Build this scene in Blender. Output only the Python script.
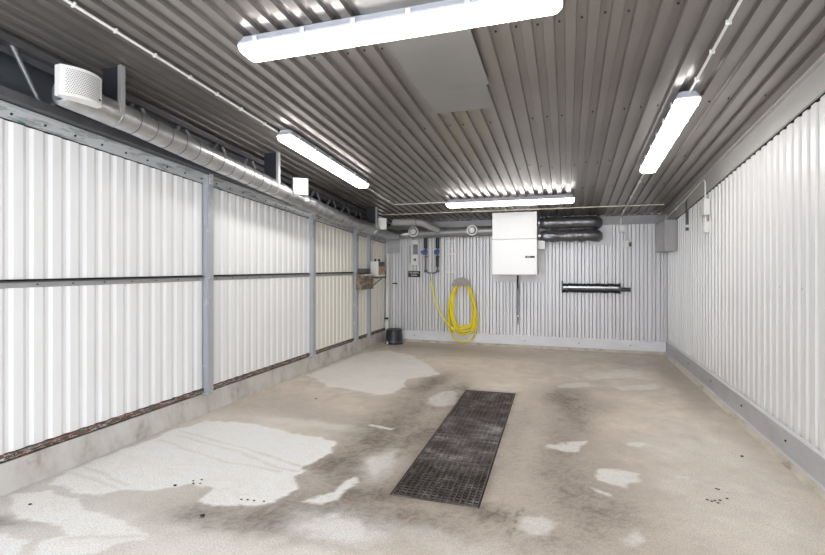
import bpy, bmesh, math, random
import numpy as np
from mathutils import Vector, Matrix
random.seed(4)
for o in list(bpy.data.objects): bpy.data.objects.remove(o, do_unlink=True)
SC = bpy.context.scene
COL = SC.collection
R = math.radians

# ------------------------------------------------------------------ camera, world, exposure
cam = bpy.data.cameras.new('camera'); co = bpy.data.objects.new('camera', cam); COL.objects.link(co)
co.location = (0, 0, 1.4); co.rotation_euler = (R(90), 0, R(18.197))
cam.sensor_width = 36; cam.lens = 470 / 825 * 36; cam.shift_y = -10.5 / 825; cam.clip_start = .02
SC.camera = co
w = bpy.data.worlds.new('world'); SC.world = w; w.use_nodes = True
bg = w.node_tree.nodes['Background']; bg.inputs[0].default_value = (.92, .95, 1, 1); bg.inputs[1].default_value = 3.8
SC.view_settings.view_transform = 'Standard'; SC.view_settings.look = 'None'
SC.view_settings.gamma = 1; SC.view_settings.use_curve_mapping = False
SC.view_settings.exposure = 0.47
LAMP = 12.0

# ------------------------------------------------------------------ room measures
XL, XR, YB, YF = -3.30, 1.50, 8.40, -1.0
def zc(y): return 2.24 + .091 * (YB - y)            # underside of the sloping ceiling
def zt(y): return 1.857 + .0727 * (8.33 - y)        # top of the left cladding
P = .1185                                           # rib pitch

# ------------------------------------------------------------------ materials
def nt(m): m.use_nodes = True; return m.node_tree
def mat(name, col, rough=.5, metal=0., var=0., scale=(4, 4, 4), col2=None, detail=5, thr=None, bump=0., bscale=60, emis=None, spec=None):
    """principled with a world-space noise that varies or mixes two colours"""
    m = bpy.data.materials.new(name); t = nt(m); b = t.nodes['Principled BSDF']
    b.inputs['Base Color'].default_value = (*col, 1); b.inputs['Roughness'].default_value = rough; b.inputs['Metallic'].default_value = metal
    if spec is not None: b.inputs['Specular IOR Level'].default_value = spec
    g = t.nodes.new('ShaderNodeNewGeometry')
    if var or col2:
        mp = t.nodes.new('ShaderNodeMapping'); mp.inputs['Scale'].default_value = scale
        n = t.nodes.new('ShaderNodeTexNoise'); n.inputs['Scale'].default_value = 1; n.inputs['Detail'].default_value = detail; n.inputs['Roughness'].default_value = .6
        t.links.new(g.outputs['Position'], mp.inputs['Vector']); t.links.new(mp.outputs[0], n.inputs['Vector'])
        r = t.nodes.new('ShaderNodeValToRGB')
        c2 = col2 if col2 else tuple(c * (1 - var) for c in col)
        lo, hi = thr if thr else (.35, .65)
        r.color_ramp.elements[0].position = lo; r.color_ramp.elements[0].color = (*c2, 1)
        r.color_ramp.elements[1].position = hi; r.color_ramp.elements[1].color = (*col, 1)
        t.links.new(n.outputs[0], r.inputs[0]); t.links.new(r.outputs[0], b.inputs['Base Color'])
    if bump:
        n2 = t.nodes.new('ShaderNodeTexNoise'); n2.inputs['Scale'].default_value = bscale; n2.inputs['Detail'].default_value = 4
        bp = t.nodes.new('ShaderNodeBump'); bp.inputs['Strength'].default_value = bump; bp.inputs['Distance'].default_value = .01
        t.links.new(g.outputs['Position'], n2.inputs['Vector']); t.links.new(n2.outputs[0], bp.inputs['Height']); t.links.new(bp.outputs[0], b.inputs['Normal'])
    if emis:
        b.inputs['Emission Color'].default_value = (*emis[0], 1); b.inputs['Emission Strength'].default_value = emis[1]
    return m
def ramp_mat(name, stops, scale, rough=.6, metal=0., bump=.3, const=True):
    m = bpy.data.materials.new(name); t = nt(m); b = t.nodes['Principled BSDF']
    b.inputs['Roughness'].default_value = rough; b.inputs['Metallic'].default_value = metal
    g = t.nodes.new('ShaderNodeNewGeometry'); mp = t.nodes.new('ShaderNodeMapping'); mp.inputs['Scale'].default_value = scale
    n = t.nodes.new('ShaderNodeTexNoise'); n.inputs['Scale'].default_value = 1; n.inputs['Detail'].default_value = 6; n.inputs['Roughness'].default_value = .65
    t.links.new(g.outputs['Position'], mp.inputs['Vector']); t.links.new(mp.outputs[0], n.inputs['Vector'])
    r = t.nodes.new('ShaderNodeValToRGB'); e = r.color_ramp.elements
    if const: r.color_ramp.interpolation = 'CONSTANT'
    e[0].position = stops[0][0]; e[0].color = (*stops[0][1], 1); e[1].position = stops[1][0]; e[1].color = (*stops[1][1], 1)
    for p, c in stops[2:]:
        k = e.new(p); k.color = (*c, 1)
    t.links.new(n.outputs[0], r.inputs[0]); t.links.new(r.outputs[0], b.inputs['Base Color'])
    bp = t.nodes.new('ShaderNodeBump'); bp.inputs['Strength'].default_value = bump; bp.inputs['Distance'].default_value = .01
    t.links.new(n.outputs[0], bp.inputs['Height']); t.links.new(bp.outputs[0], b.inputs['Normal'])
    return m

M = {}
M['wall_white'] = mat('wall_white', (.83, .835, .84), .38, 0, .05, (9, 9, .5))
M['wall_lamp_tint'] = mat('wall_lamp_tint', (.85, .835, .76), .4, 0, .07, (9, 9, .5))  # far left bays: warm tint of the lamplight mixed into the white
M['wall_right'] = mat('wall_right', (.78, .78, .775), .30, .1, .06, (8, 8, .4))
M['wall_back'] = mat('wall_back', (.76, .76, .785), .32, .1, .1, (6, 6, .6))
M['wall_dark'] = mat('wall_dark', (.10, .11, .13), .6, 0, .3, (2, 2, 2))
M['gap_dark'] = mat('gap_dark', (.03, .03, .035), .8)
M['ceiling'] = mat('ceiling', (.315, .295, .28), .29, .6, .18, (.8, .8, .8))
M['plate_grey'] = mat('plate_grey', (.27, .262, .25), .45, .2, .12, (2, 2, 2))
M['back_trim'] = mat('back_trim', (.36, .36, .37), .45, .2, .2, (3, 3, 6))
M['flash_grey'] = mat('flash_grey', (.42, .42, .425), .42, .25, .12, (3, 3, 3))
M['flash_light'] = mat('flash_light', (.70, .70, .72), .4, .1, .1, (3, 3, 6))
M['trim_mid'] = mat('trim_mid', (.47, .46, .45), .42, .15, .12, (3, 3, 6))
M['kick_grey'] = mat('kick_grey', (.50, .50, .52), .42, .15, .15, (3, 3, 8))
M['kick_white'] = mat('kick_white', (.80, .81, .85), .42, 0, .10, (3, 3, 8))
M['post_blue'] = ramp_mat('post_blue', [(0, (.02, .25, .27)), (.29, (.10, .12, .16)), (.33, (.42, .44, .48)), (.6, (.50, .515, .54))], (6, 6, 7), .5, .2, .1)
M['corroded'] = ramp_mat('corroded', [(0, (.015, .10, .085)), (.29, (.05, .17, .15)), (.33, (.36, .38, .38)), (.45, (.54, .56, .57)), (.75, (.60, .61, .62))], (9, 5, 30), .55, .1, .25)
M['rust_edge'] = ramp_mat('rust_edge', [(0, (.02, .20, .16)), (.37, (.03, .10, .08)), (.41, (.22, .09, .055)), (.46, (.05, .055, .045)), (.50, (.40, .38, .35)), (.535, (.18, .085, .06)), (.58, (.04, .05, .045)), (.64, (.60, .58, .55))], (10, 6, 30), .8, 0, .6)
M['curb'] = ramp_mat('curb', [(0, (.22, .19, .16)), (.34, (.36, .33, .295)), (.45, (.50, .475, .44)), (.60, (.58, .56, .53))], (6, 5, 3), .8, 0, .2, False)
M['ledge'] = ramp_mat('ledge', [(0, (.22, .17, .12)), (.36, (.36, .30, .24)), (.46, (.52, .47, .40)), (.65, (.62, .57, .50))], (5, 3, 8), .8, 0, .3, False)
M['galv'] = mat('galv', (.62, .63, .64), .30, .85, .25, (9, 9, 9))
M['galv_band'] = mat('galv_band', (.22, .23, .24), .45, .7)
M['duct_matt'] = mat('duct_matt', (.36, .365, .375), .38, .6, .2, (5, 5, 5))
M['foil'] = mat('foil', (.50, .51, .53), .28, .85, .35, (12, 12, 12), bump=.5, bscale=28)
M['foil_dark'] = mat('foil_dark', (.20, .205, .215), .30, .75, .3, (8, 8, 8), bump=.6, bscale=20)
M['pipe_grey'] = mat('pipe_grey', (.42, .42, .42), .45, .1, .1, (4, 4, 4))
M['steel_dark'] = mat('steel_dark', (.13, .13, .14), .5, .4, .35, (6, 6, 6))
M['steel_mid'] = mat('steel_mid', (.26, .26, .27), .45, .5, .3, (6, 6, 6))
M['plate_blue'] = mat('plate_blue', (.035, .038, .048), .5, .3)
M['white_plastic'] = mat('white_plastic', (.82, .82, .80), .4, 0, .03, (5, 5, 5))
M['white_enamel'] = mat('white_enamel', (.88, .885, .89), .3)
M['lamp_body'] = mat('lamp_body', (.55, .57, .63), .45)
M['diffuser'] = mat('diffuser', (.9, .9, .9), .4, emis=((1, .975, .94), LAMP))
M['clip_clear'] = mat('clip_clear', (.70, .72, .76), .3)
M['black'] = mat('black', (.015, .015, .017), .45)
M['black_bristle'] = mat('black_bristle', (.02, .02, .022), .8, 0, .6, (60, 60, 60), bump=.6, bscale=150)
M['blue'] = mat('blue', (.02, .13, .32), .4)
M['brass'] = mat('brass', (.38, .23, .09), .4, .6)
M['rusty'] = ramp_mat('rusty', [(0, (.05, .035, .028)), (.42, (.12, .085, .06)), (.52, (.22, .17, .13)), (.64, (.33, .28, .23))], (12, 12, 12), .8, 0, .5, False)
M['yellow'] = mat('yellow', (.95, .78, .015), .42, 0, .12, (12, 12, 12))
M['hose_tail'] = mat('hose_tail', (.90, .88, .10), .42)
M['holder'] = mat('holder', (.38, .35, .32), .55, .3, .25, (20, 20, 20))
M['cream_pipe'] = mat('cream_pipe', (.72, .69, .58), .45)
M['bucket'] = mat('bucket', (.025, .03, .04), .38, 0, .3, (8, 8, 8))
M['label_tan'] = ramp_mat('label_tan', [(0, (.12, .06, .03)), (.42, (.42, .24, .11)), (.55, (.62, .55, .42))], (20, 20, 20), .6)
M['grate'] = ramp_mat('grate', [(0, (.05, .038, .034)), (.42, (.10, .078, .07)), (.56, (.17, .145, .135)), (.70, (.36, .33, .31))], (7, 7, 7), .5, .5, .2, False)
M['grate_dusty'] = ramp_mat('grate_dusty', [(0, (.06, .045, .04)), (.42, (.11, .088, .08)), (.54, (.24, .21, .20)), (.70, (.55, .52, .50))], (4, 6, 9), .6, .3, .2, False)
M['grate_frame'] = mat('grate_frame', (.20, .18, .17), .5, .5, .5, (9, 9, 9))
M['pit'] = mat('pit', (.016, .011, .010), .7)
M['dirt'] = mat('dirt', (.03, .028, .027), .8)
M['leaf'] = mat('leaf', (.60, .54, .46), .7)
M['door_grey'] = mat('door_grey', (.45, .46, .48), .5)

# ------------------------------------------------------------------ mesh builder
class MB:
    def __init__(s): s.v = []; s.f = []; s.mi = []; s.sm = []
    def add(s, vs, fs, mi=0, smooth=False):
        n = len(s.v); s.v += [tuple(v) for v in vs]; s.f += [tuple(i + n for i in f) for f in fs]
        s.mi += [mi] * len(fs); s.sm += [smooth] * len(fs); return s
    def box(s, a, b, mi=0, bev=0., rot=0., piv=None):
        x0, y0, z0 = [min(a[i], b[i]) for i in range(3)]; x1, y1, z1 = [max(a[i], b[i]) for i in range(3)]
        bm = bmesh.new(); bmesh.ops.create_cube(bm, size=1)
        for v in bm.verts: v.co = Vector(((x0 + x1) / 2 + v.co.x * (x1 - x0), (y0 + y1) / 2 + v.co.y * (y1 - y0), (z0 + z1) / 2 + v.co.z * (z1 - z0)))
        if bev: bmesh.ops.bevel(bm, geom=bm.edges[:], offset=bev, segments=2, profile=.5, affect='EDGES')
        if rot:
            c = Vector(piv) if piv else Vector(((x0 + x1) / 2, (y0 + y1) / 2, 0))
            bmesh.ops.rotate(bm, verts=bm.verts[:], cent=c, matrix=Matrix.Rotation(rot, 3, 'Z'))
        bm.verts.index_update(); s.add([v.co[:] for v in bm.verts], [[v.index for v in f.verts] for f in bm.faces], mi); bm.free(); return s
    def hexa(s, p8, mi=0):
        """p8: 4 bottom ccw, 4 top ccw"""
        return s.add(p8, [(3, 2, 1, 0), (4, 5, 6, 7), (0, 1, 5, 4), (1, 2, 6, 5), (2, 3, 7, 6), (3, 0, 4, 7)], mi)
    def tube(s, pts, r, seg=16, mi=0, closed=False, cap=True, smooth=True, jit=0.):
        jr = random.Random(3); pts = [Vector(p) for p in pts]; n = len(pts); rr = r if isinstance(r, (list, tuple)) else [r] * n
        T = []
        for i in range(n):
            a = pts[(i - 1) % n] if (i > 0 or closed) else pts[0]; b = pts[(i + 1) % n] if (i < n - 1 or closed) else pts[-1]
            T.append((b - a).normalized())
        up = Vector((0, 0, 1)) if abs(T[0].z) < .9 else Vector((1, 0, 0))
        N = (up - up.dot(T[0]) * T[0]).normalized(); vs = []
        for i in range(n):
            N = (N - N.dot(T[i]) * T[i]).normalized(); B = T[i].cross(N)
            for k in range(seg):
                a = 2 * math.pi * k / seg
                vs.append(pts[i] + (N * math.cos(a) + B * math.sin(a)) * (rr[i] + jr.uniform(-jit, jit)))
        fs = []
        for i in range(n if closed else n - 1):
            j = (i + 1) % n
            for k in range(seg):
                l = (k + 1) % seg; fs.append((i * seg + k, i * seg + l, j * seg + l, j * seg + k))
        s.add(vs, fs, mi, smooth)
        if cap and not closed:
            s.add(vs[:seg], [tuple(reversed(range(seg)))], mi); s.add(vs[-seg:], [tuple(range(seg))], mi)
        return s
    def lathe(s, c, prof, axis='z', seg=28, mi=0, smooth=True):
        """prof: list of (radius, distance along axis)"""
        vs = []; fs = []
        for r, h in prof:
            for k in range(seg):
                a = 2 * math.pi * k / seg; u, v = r * math.cos(a), r * math.sin(a)
                vs.append({'z': (c[0] + u, c[1] + v, c[2] + h), 'y': (c[0] + u, c[1] + h, c[2] - v), 'x': (c[0] + h, c[1] + u, c[2] + v)}[axis])
        for i in range(len(prof) - 1):
            for k in range(seg):
                l = (k + 1) % seg; fs.append((i * seg + k, i * seg + l, (i + 1) * seg + l, (i + 1) * seg + k))
        s.add(vs, fs, mi, smooth)
        s.add(vs[:seg], [tuple(reversed(range(seg)))], mi); s.add(vs[-seg:], [tuple(range(seg))], mi)
        return s
    def prism(s, poly, f0, f1, mi=0):
        """poly of 2-D points; f0/f1 map a point to 3-D at both ends"""
        n = len(poly); vs = [f0(p) for p in poly] + [f1(p) for p in poly]
        fs = [tuple(reversed(range(n))), tuple(range(n, 2 * n))] + [(i, (i + 1) % n, (i + 1) % n + n, i + n) for i in range(n)]
        return s.add(vs, fs, mi)
    def sheet(s, u0, u1, phase, depth, fn, crest=.056, web=.010, mi=0, pitch=P, th=.003, slot=0., sd=.045):
        """trapezoidal corrugated sheet; fn(u, d, end) -> xyz, d is 0 on the crest and `depth` in the valley"""
        def prof(u):
            x = (u - phase) % pitch
            if slot:
                if x < crest: return 0.
                if x < crest + slot: return sd
                if x < pitch - slot: return depth
                return sd
            if x < crest: return 0.
            if x < crest + web: return depth * (x - crest) / web
            if x < pitch - web: return depth
            return depth * (pitch - x) / web
        us = {u0, u1}; k0 = int((u0 - phase) / pitch) - 2; k1 = int((u1 - phase) / pitch) + 2
        for k in range(k0, k1 + 1):
            for q in ((0, crest, crest + web, pitch - web) if not slot else (0, .0008, crest - .0008, crest, crest + slot, crest + slot + .0008, pitch - slot - .0008, pitch - slot)):
                x = phase + k * pitch + q
                if u0 < x < u1: us.add(x)
        us = sorted(us); us = [u for i, u in enumerate(us) if i == 0 or u - us[i - 1] > 2e-4]; n = len(us)
        d = [prof(u + 1e-7) for u in us]
        vs = [fn(u, q, 0) for u, q in zip(us, d)] + [fn(u, q, 1) for u, q in zip(us, d)] + [fn(u, q + th, 0) for u, q in zip(us, d)] + [fn(u, q + th, 1) for u, q in zip(us, d)]
        fs = []
        for i in range(n - 1):
            fs += [(i, i + 1, n + i + 1, n + i), (2 * n + i + 1, 2 * n + i, 3 * n + i, 3 * n + i + 1), (i + 1, i, 2 * n + i, 2 * n + i + 1), (n + i, n + i + 1, 3 * n + i + 1, 3 * n + i)]
        fs += [(0, n, 3 * n, 2 * n), (n - 1, 3 * n - 1, 4 * n - 1, 2 * n - 1)]
        return s.add(vs, fs, mi)
    def build(s, name, mats, parent=None, fix=True):
        mats = mats if isinstance(mats, (list, tuple)) else [mats]
        if parent is None:
            a = np.array(s.v); org = Vector(((a[:, 0].min() + a[:, 0].max()) / 2, (a[:, 1].min() + a[:, 1].max()) / 2, a[:, 2].min()))
        else:
            org = Vector((0, 0, 0)); p = parent
            while p: org += p.location; p = p.parent
        me = bpy.data.meshes.new(name); me.from_pydata([tuple(Vector(v) - org) for v in s.v], [], s.f)
        for m in mats: me.materials.append(M[m])
        me.polygons.foreach_set('material_index', s.mi); me.polygons.foreach_set('use_smooth', s.sm); me.update()
        if fix:
            bm = bmesh.new(); bm.from_mesh(me); bmesh.ops.recalc_face_normals(bm, faces=bm.faces[:]); bm.to_mesh(me); bm.free()
        o = bpy.data.objects.new(name, me); COL.objects.link(o)
        if parent: o.parent = parent
        else: o.location = org
        return o
def struct(o): o['kind'] = 'structure'; return o
def tag(o, label, cat, group=None):
    o['label'] = label; o['category'] = cat
    if group: o['group'] = group
    return o
def thing(name, loc, label, cat, group=None):
    o = bpy.data.objects.new(name, None); COL.objects.link(o); o.location = loc; o.empty_display_size = .1
    return tag(o, label, cat, group)
def arc(p, c, q, n=6):
    """rounded corner from p to q around control c"""
    p, c, q = Vector(p), Vector(c), Vector(q)
    return [p * (1 - t) ** 2 + c * 2 * t * (1 - t) + q * t * t for t in [i / n for i in range(n + 1)]]

# ------------------------------------------------------------------ floor
GA = Vector((-1.042, 2.692)); GROT = math.atan2(.065, 2.6)      # grate near-left corner
GW, GL = .565, 2.60
gd = Vector((-math.sin(GROT) * 0 + -.0, 1)); gy = Vector((-.022, 1)).normalized(); gx = Vector((gy.y, -gy.x))
def G(u, v): p = GA + gx * u + gy * v; return p.x, p.y
def noise2(x, y, seed):
    rs = np.random.RandomState(seed); T = rs.rand(256, 256)
    xi = np.floor(x).astype(int); yi = np.floor(y).astype(int); fx = x - xi; fy = y - yi
    fx = fx * fx * (3 - 2 * fx); fy = fy * fy * (3 - 2 * fy); g = lambda a, b: T[a % 256, b % 256]
    return (g(xi, yi) * (1 - fx) + g(xi + 1, yi) * fx) * (1 - fy) + (g(xi, yi + 1) * (1 - fx) + g(xi + 1, yi + 1) * fx) * fy
def fbm(x, y, sc, seed, oc=4):
    t = 0; a = 1; s_ = 0
    for i in range(oc): t = t + a * noise2(x * sc * 2 ** i, y * sc * 2 ** i, seed + i); s_ += a; a *= .55
    return t / s_
def poly_mask(x, y, poly, soft):
    d = np.full(x.shape, 1e9); ins = np.zeros(x.shape, bool); n = len(poly)
    for i in range(n):
        ax, ay = poly[i]; bx, by = poly[(i + 1) % n]; ex, ey = bx - ax, by - ay
        t = np.clip(((x - ax) * ex + (y - ay) * ey) / (ex * ex + ey * ey + 1e-12), 0, 1)
        d = np.minimum(d, np.hypot(x - ax - t * ex, y - ay - t * ey))
        c = ((ay > y) != (by > y)) & (x < (bx - ax) * (y - ay) / (by - ay + 1e-12) + ax); ins ^= c
    sd = np.where(ins, d, -d); return np.clip(.5 + sd / soft, 0, 1)
def line_mask(x, y, pl, wd):
    d = np.full(x.shape, 1e9)
    for (ax, ay), (bx, by) in zip(pl[:-1], pl[1:]):
        ex, ey = bx - ax, by - ay; t = np.clip(((x - ax) * ex + (y - ay) * ey) / (ex * ex + ey * ey), 0, 1)
        d = np.minimum(d, np.hypot(x - ax - t * ex, y - ay - t * ey))
    return np.clip(1 - d / wd, 0, 1)
def blob(x, y, cx, cy, rx, ry, rot=0):
    c, s_ = math.cos(rot), math.sin(rot); u = (x - cx) * c + (y - cy) * s_; v = -(x - cx) * s_ + (y - cy) * c
    return np.exp(-((u / rx) ** 2 + (v / ry) ** 2))
PALE = [  # (strength, softness, outline in metres): dried pale patches on the concrete
 (1, .02, [(-2.58,3.53),(-2.3,3.47),(-1.95,3.43),(-1.75,3.39),(-1.7,3.18),(-1.75,2.87),(-1.72,2.73),(-1.61,2.59),(-1.63,2.45),(-1.69,2.38),(-1.81,2.33),(-1.95,2.26),(-2.08,2.26),(-2.12,2.45),(-2.31,2.43),(-2.42,2.32),(-2.64,2.25),(-2.7,2.14),(-2.85,2.08),(-3.19,2.17),(-3.24,2.38),(-3.22,2.83),(-3.22,3.17),(-3.13,3.47),(-2.84,3.56)]),
 (.95, .02, [(-3.05,2.08),(-2.68,2.02),(-2.4,1.96),(-2.09,1.92),(-2.04,1.87),(-2.19,1.79),(-2.19,1.73),(-2.29,1.64),(-2.44,1.58),(-2.55,1.7),(-2.49,1.76),(-2.6,1.82),(-2.89,1.8),(-3.1,1.88),(-3.24,1.99)]),
 (1, .02, [(-2.8,1.65),(-2.62,1.68),(-2.54,1.59),(-2.6,1.53),(-2.88,1.44),(-3.17,1.59)]),
 (.72, .03, [(-3.19,5.36),(-3.19,6.17),(-3.17,6.97),(-2.87,7.4),(-2.34,7.06),(-1.82,6.33),(-1.58,5.95),(-1.74,5.72),(-1.92,5.55),(-1.78,5.21),(-1.82,4.94),(-1.94,4.77),(-2.27,4.88),(-2.64,4.93)]),
 (.55, .08, [(-1.41,4.83),(-1.33,5.1),(-1.18,5.24),(-1.08,4.7),(-1.23,4.56),(-1.37,4.64)]),
 (.8, .03, [(-1.68,3.86),(-1.45,3.83),(-1.46,3.77),(-1.63,3.82)]),
 (.85, .03, [(-1.47,2.5),(-1.37,2.64),(-1.39,2.78),(-1.34,2.82),(-1.28,2.76),(-1.32,2.55),(-1.39,2.46),(-1.49,2.46)]),
 (.8, .04, [(.2,3.51),(.33,3.52),(.45,3.53),(.45,3.38),(.34,3.27),(.21,3.31)]),
 (.75, .03, [(-.16,3.84),(0,3.94),(.18,4.04),(.08,3.88),(.07,3.79),(-.03,3.76),(-.13,3.8)]),
 (.7, .03, [(.41,4.05),(.52,4.13),(.63,4.1),(.51,4.02)]),
 (.75, .03, [(.14,3.18),(.26,3.15),(.28,3.1),(.18,3.14)]),
 (.65, .04, [(.68,3.54),(.76,3.63),(.78,3.55),(.71,3.49)]),
 (.6, .06, [(-.25,2.68),(-.17,2.73),(-.05,2.68),(-.14,2.56),(-.24,2.56)]),
 (.6, .06, [(.25,2.64),(.35,2.73),(.39,2.65),(.29,2.59)]),
 (.45, .06, [(.18,6.36),(.65,7),(.98,6.98),(.88,6.59),(.36,6.28)]),
 (.45, .06, [(.51,5.94),(1.04,6.29),(.99,6.03),(.55,5.77)]),
 (.45, .06, [(-.11,5.85),(.27,6.11),(.3,5.89),(-.09,5.7)])]
DRIPS = [[(-3.14,3.19),(-2.42,3.05),(-1.98,2.94),(-1.78,2.89)],[(-3.05,3.1),(-2.34,2.96),(-1.89,2.81),(-1.75,2.8)],[(-3.14,2.98),(-2.39,2.8),(-1.86,2.77)],[(-3.22,2.32),(-2.67,2.24)],[(-3.21,2.41),(-2.67,2.3)],[(-2.47,1.74),(-2.08,1.89)]]
DARK = [(.42,-1.45,4.6,.42,1.1,-.1),(.40,-1.35,3.3,.45,.7,.1),(.45,-1.3,2.35,.9,.3,.1),(.35,.0,4.8,.38,1.1,-.1),(.35,.05,3.2,.5,.7,0),(.3,-.3,2.5,.8,.3,0),  # strength, centre x, y, radii, rotation: damp and dirt stains
 (.75,-1.55,5.5,.16,.55,-.15),(.35,-1.45,4.3,.25,.6,0),(.55,-1.5,3.6,.22,.45,.1),(.75,-1.58,2.98,.22,.22,0),(.5,-1.25,2.75,.25,.25,0),(.65,-1.15,3.6,.12,.6,0),
 (.5,-1.5,2.25,.4,.16,.2),(.55,-1.95,2.12,.3,.12,.1),(.6,-2.95,1.75,.2,.06,.2),(.35,-1.1,2.45,.5,.18,0),(.8,-1.2,5.1,.10,.5,0),
 (.6,-.05,5.35,.22,.45,-.1),(.45,.1,4.7,.16,.6,0),(.35,-.05,3.6,.14,.8,0),(.4,.15,2.95,.25,.3,0),(.3,-.4,4.2,.10,1.2,0),(.3,.3,5.1,.3,.25,0),(.65,-1.1,2.68,.25,.08,0),(.5,-.4,2.68,.15,.1,0),
 (.25,-1.4,7.6,1.5,.35,0),(.3,-2.2,7.9,1.2,.25,0),(.35,1.3,6.5,.15,1.8,0),(.25,-2.8,4.2,.5,.4,0),(.25,-2.2,3.9,.6,.25,0)]
def make_floor():
    xs = np.arange(XL - .15, XR + .16, .015); ys = np.concatenate([np.arange(YF - .02, 1.38, .12), np.arange(1.40, 4.2, .014), np.arange(4.2, YB + .16, .022)])
    def put(a, v): a = a.copy(); a[np.argmin(np.abs(a - v))] = v; return a
    for v in (GA.x + .006, GA.x + GW - .006): xs = put(xs, v)
    for v in (GA.y + .006, GA.y + GL - .006): ys = put(ys, v)
    nx, ny = len(xs), len(ys); X, Y = np.meshgrid(xs, ys); X = X.ravel(); Y = Y.ravel()
    # let the grid follow the slightly turned drain
    wt = np.clip(1.6 - np.abs(X - GA.x - GW / 2) / .6, 0, 1) * np.clip(1.5 - np.abs(Y - GA.y - GL / 2) / 2.2, 0, 1); wt = np.clip(wt * 1.15, 0, 1)
    X, Y = X + wt * (gy.x * (Y - GA.y)), Y + wt * (gx.y * (X - GA.x))
    wx = X + (fbm(X, Y, 6, 3) - .5) * .16 + (fbm(X, Y, 30, 9) - .5) * .04; wy = Y + (fbm(X, Y, 6, 13) - .5) * .16 + (fbm(X, Y, 30, 19) - .5) * .04
    n1 = fbm(X, Y, 1.2, 31); n2 = fbm(X, Y, 5, 41); n3 = fbm(X, Y, 22, 51); n4 = fbm(X, Y, 8, 61, 5)
    base = np.stack([.72 + 0 * X, .635 + 0 * X, .545 + 0 * X], 1)
    base *= (1 + (n1 - .5) * .35 + (n4 - .5) * .40 + (n3 - .5) * .20)[:, None]
    grey = np.clip((-X - .6) / 2.4, 0, 1) * np.clip((4.2 - Y) / 1.5, 0, 1)                # greyer concrete to the front left
    base = base * (1 - grey[:, None]) + (np.array([.66, .63, .59]) * (1 + (n2 - .5) * .25)[:, None]) * grey[:, None]
    dk = np.zeros_like(X)
    for s_, cx, cy, rx, ry, ro in DARK: dk = 1 - (1 - dk) * (1 - s_ * 1.0 * blob(wx, wy, cx, cy, rx, ry, ro) * np.clip(1.05 + 1.3 * (n4 - .5) + .3 * (n3 - .5), .2, 1.6))
    speck = np.clip((fbm(X, Y, 55, 71, 2) - .42) * 4, 0, 1)
    dk = np.clip(dk * (.85 + .28 * speck), 0, .9)
    col = base * (1 - dk[:, None]) + np.array([.135, .103, .078]) * dk[:, None]
    pale = np.zeros_like(X)
    for s_, so, pl in PALE: pale = np.maximum(pale, s_ * np.clip((poly_mask(X * .35 + wx * .65, Y * .35 + wy * .65, pl, .09) - .5) * min(4, .12 / so) + .5 + (n3 - .5) * 1.5 + (n4 - .5) * .9, 0, 1) * (poly_mask(X * .35 + wx * .65, Y * .35 + wy * .65, pl, .09) > .02))
    for cx, cy, rx, ry, s_ in [(-1.16,2.27,.28,.12,.75),(-1.25,3.08,.12,.22,.6),(-2.25,3.72,.5,.08,.35),(-1.25,1.9,1.2,.2,.4),(.3,2.1,.9,.25,.35),(-.6,2.3,.3,.1,.3),(.95,3.6,.35,1.2,.3),(-.02,2.2,.2,.15,.4)]:
        pale = np.maximum(pale, s_ * np.clip(blob(wx, wy, cx, cy, rx, ry) * 1.6 * (.4 + n2), 0, 1))
    for d in DRIPS: pale *= 1 - .55 * line_mask(wx * .3 + X * .7, wy * .3 + Y * .7, d, .022)
    pale *= 1 - .12 * (n3 > .62)
    pc = np.array([.90, .885, .855]) * (1 + (n2 - .5) * .14)[:, None]
    col = col * (1 - pale[:, None]) + pc * pale[:, None]
    # fall joints towards the drain, a crack, grime round the drain, darker tone along the wall edges
    j = np.maximum(line_mask(wx * .2 + X * .8, wy * .2 + Y * .8, [(-2.59, 7.7), (-1.16, 5.34)], .03), line_mask(wx * .2 + X * .8, wy * .2 + Y * .8, [(-.52, 5.37), (-.2, 5.8), (.6, 6.9)], .03)) * .3
    col = col * (1 - j[:, None]) + np.array([.68, .62, .54]) * j[:, None]
    far = (Y > 5.4 + np.abs(X + .85) * 1.55) * .16
    col = col * (1 - far[:, None]) + np.array([.58, .49, .38]) * far[:, None]
    cr = np.maximum(line_mask(wx, wy, [(-.28, 2.49), (-.27, 2.82)], .012), 0) * .6
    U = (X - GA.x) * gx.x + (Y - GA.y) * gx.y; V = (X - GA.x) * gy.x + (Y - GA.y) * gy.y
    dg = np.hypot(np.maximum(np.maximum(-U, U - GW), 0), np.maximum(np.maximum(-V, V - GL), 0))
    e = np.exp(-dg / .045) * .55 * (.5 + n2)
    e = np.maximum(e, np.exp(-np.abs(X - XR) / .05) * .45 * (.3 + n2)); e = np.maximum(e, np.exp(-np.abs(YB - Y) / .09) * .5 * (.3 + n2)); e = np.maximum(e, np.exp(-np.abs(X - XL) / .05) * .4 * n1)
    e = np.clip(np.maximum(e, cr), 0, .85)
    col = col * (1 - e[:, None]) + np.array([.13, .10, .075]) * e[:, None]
    col = np.clip(col, .01, .88)
    idx = np.arange(nx * ny).reshape(ny, nx); a = idx[:-1, :-1].ravel(); q = np.stack([a, a + 1, a + 1 + nx, a + nx], 1)
    cx = X[q].mean(1); cy = Y[q].mean(1); u = (cx - GA.x) * gx.x + (cy - GA.y) * gx.y; v = (cx - GA.x) * gy.x + (cy - GA.y) * gy.y
    q = q[~((u > .006) & (u < GW - .006) & (v > .006) & (v < GL - .006))]
    Z = (n3 - .5) * .004 * np.clip((Y - 1.3) * 3, 0, 1)
    near = dg < .08; Z[near] = 0
    # slab around the drain is solid: give the floor a top and a bottom
    me = bpy.data.meshes.new('floor'); me.from_pydata(np.stack([X, Y, Z], 1).tolist(), [], q.tolist())
    at = me.color_attributes.new('tone', 'FLOAT_COLOR', 'POINT')
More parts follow.
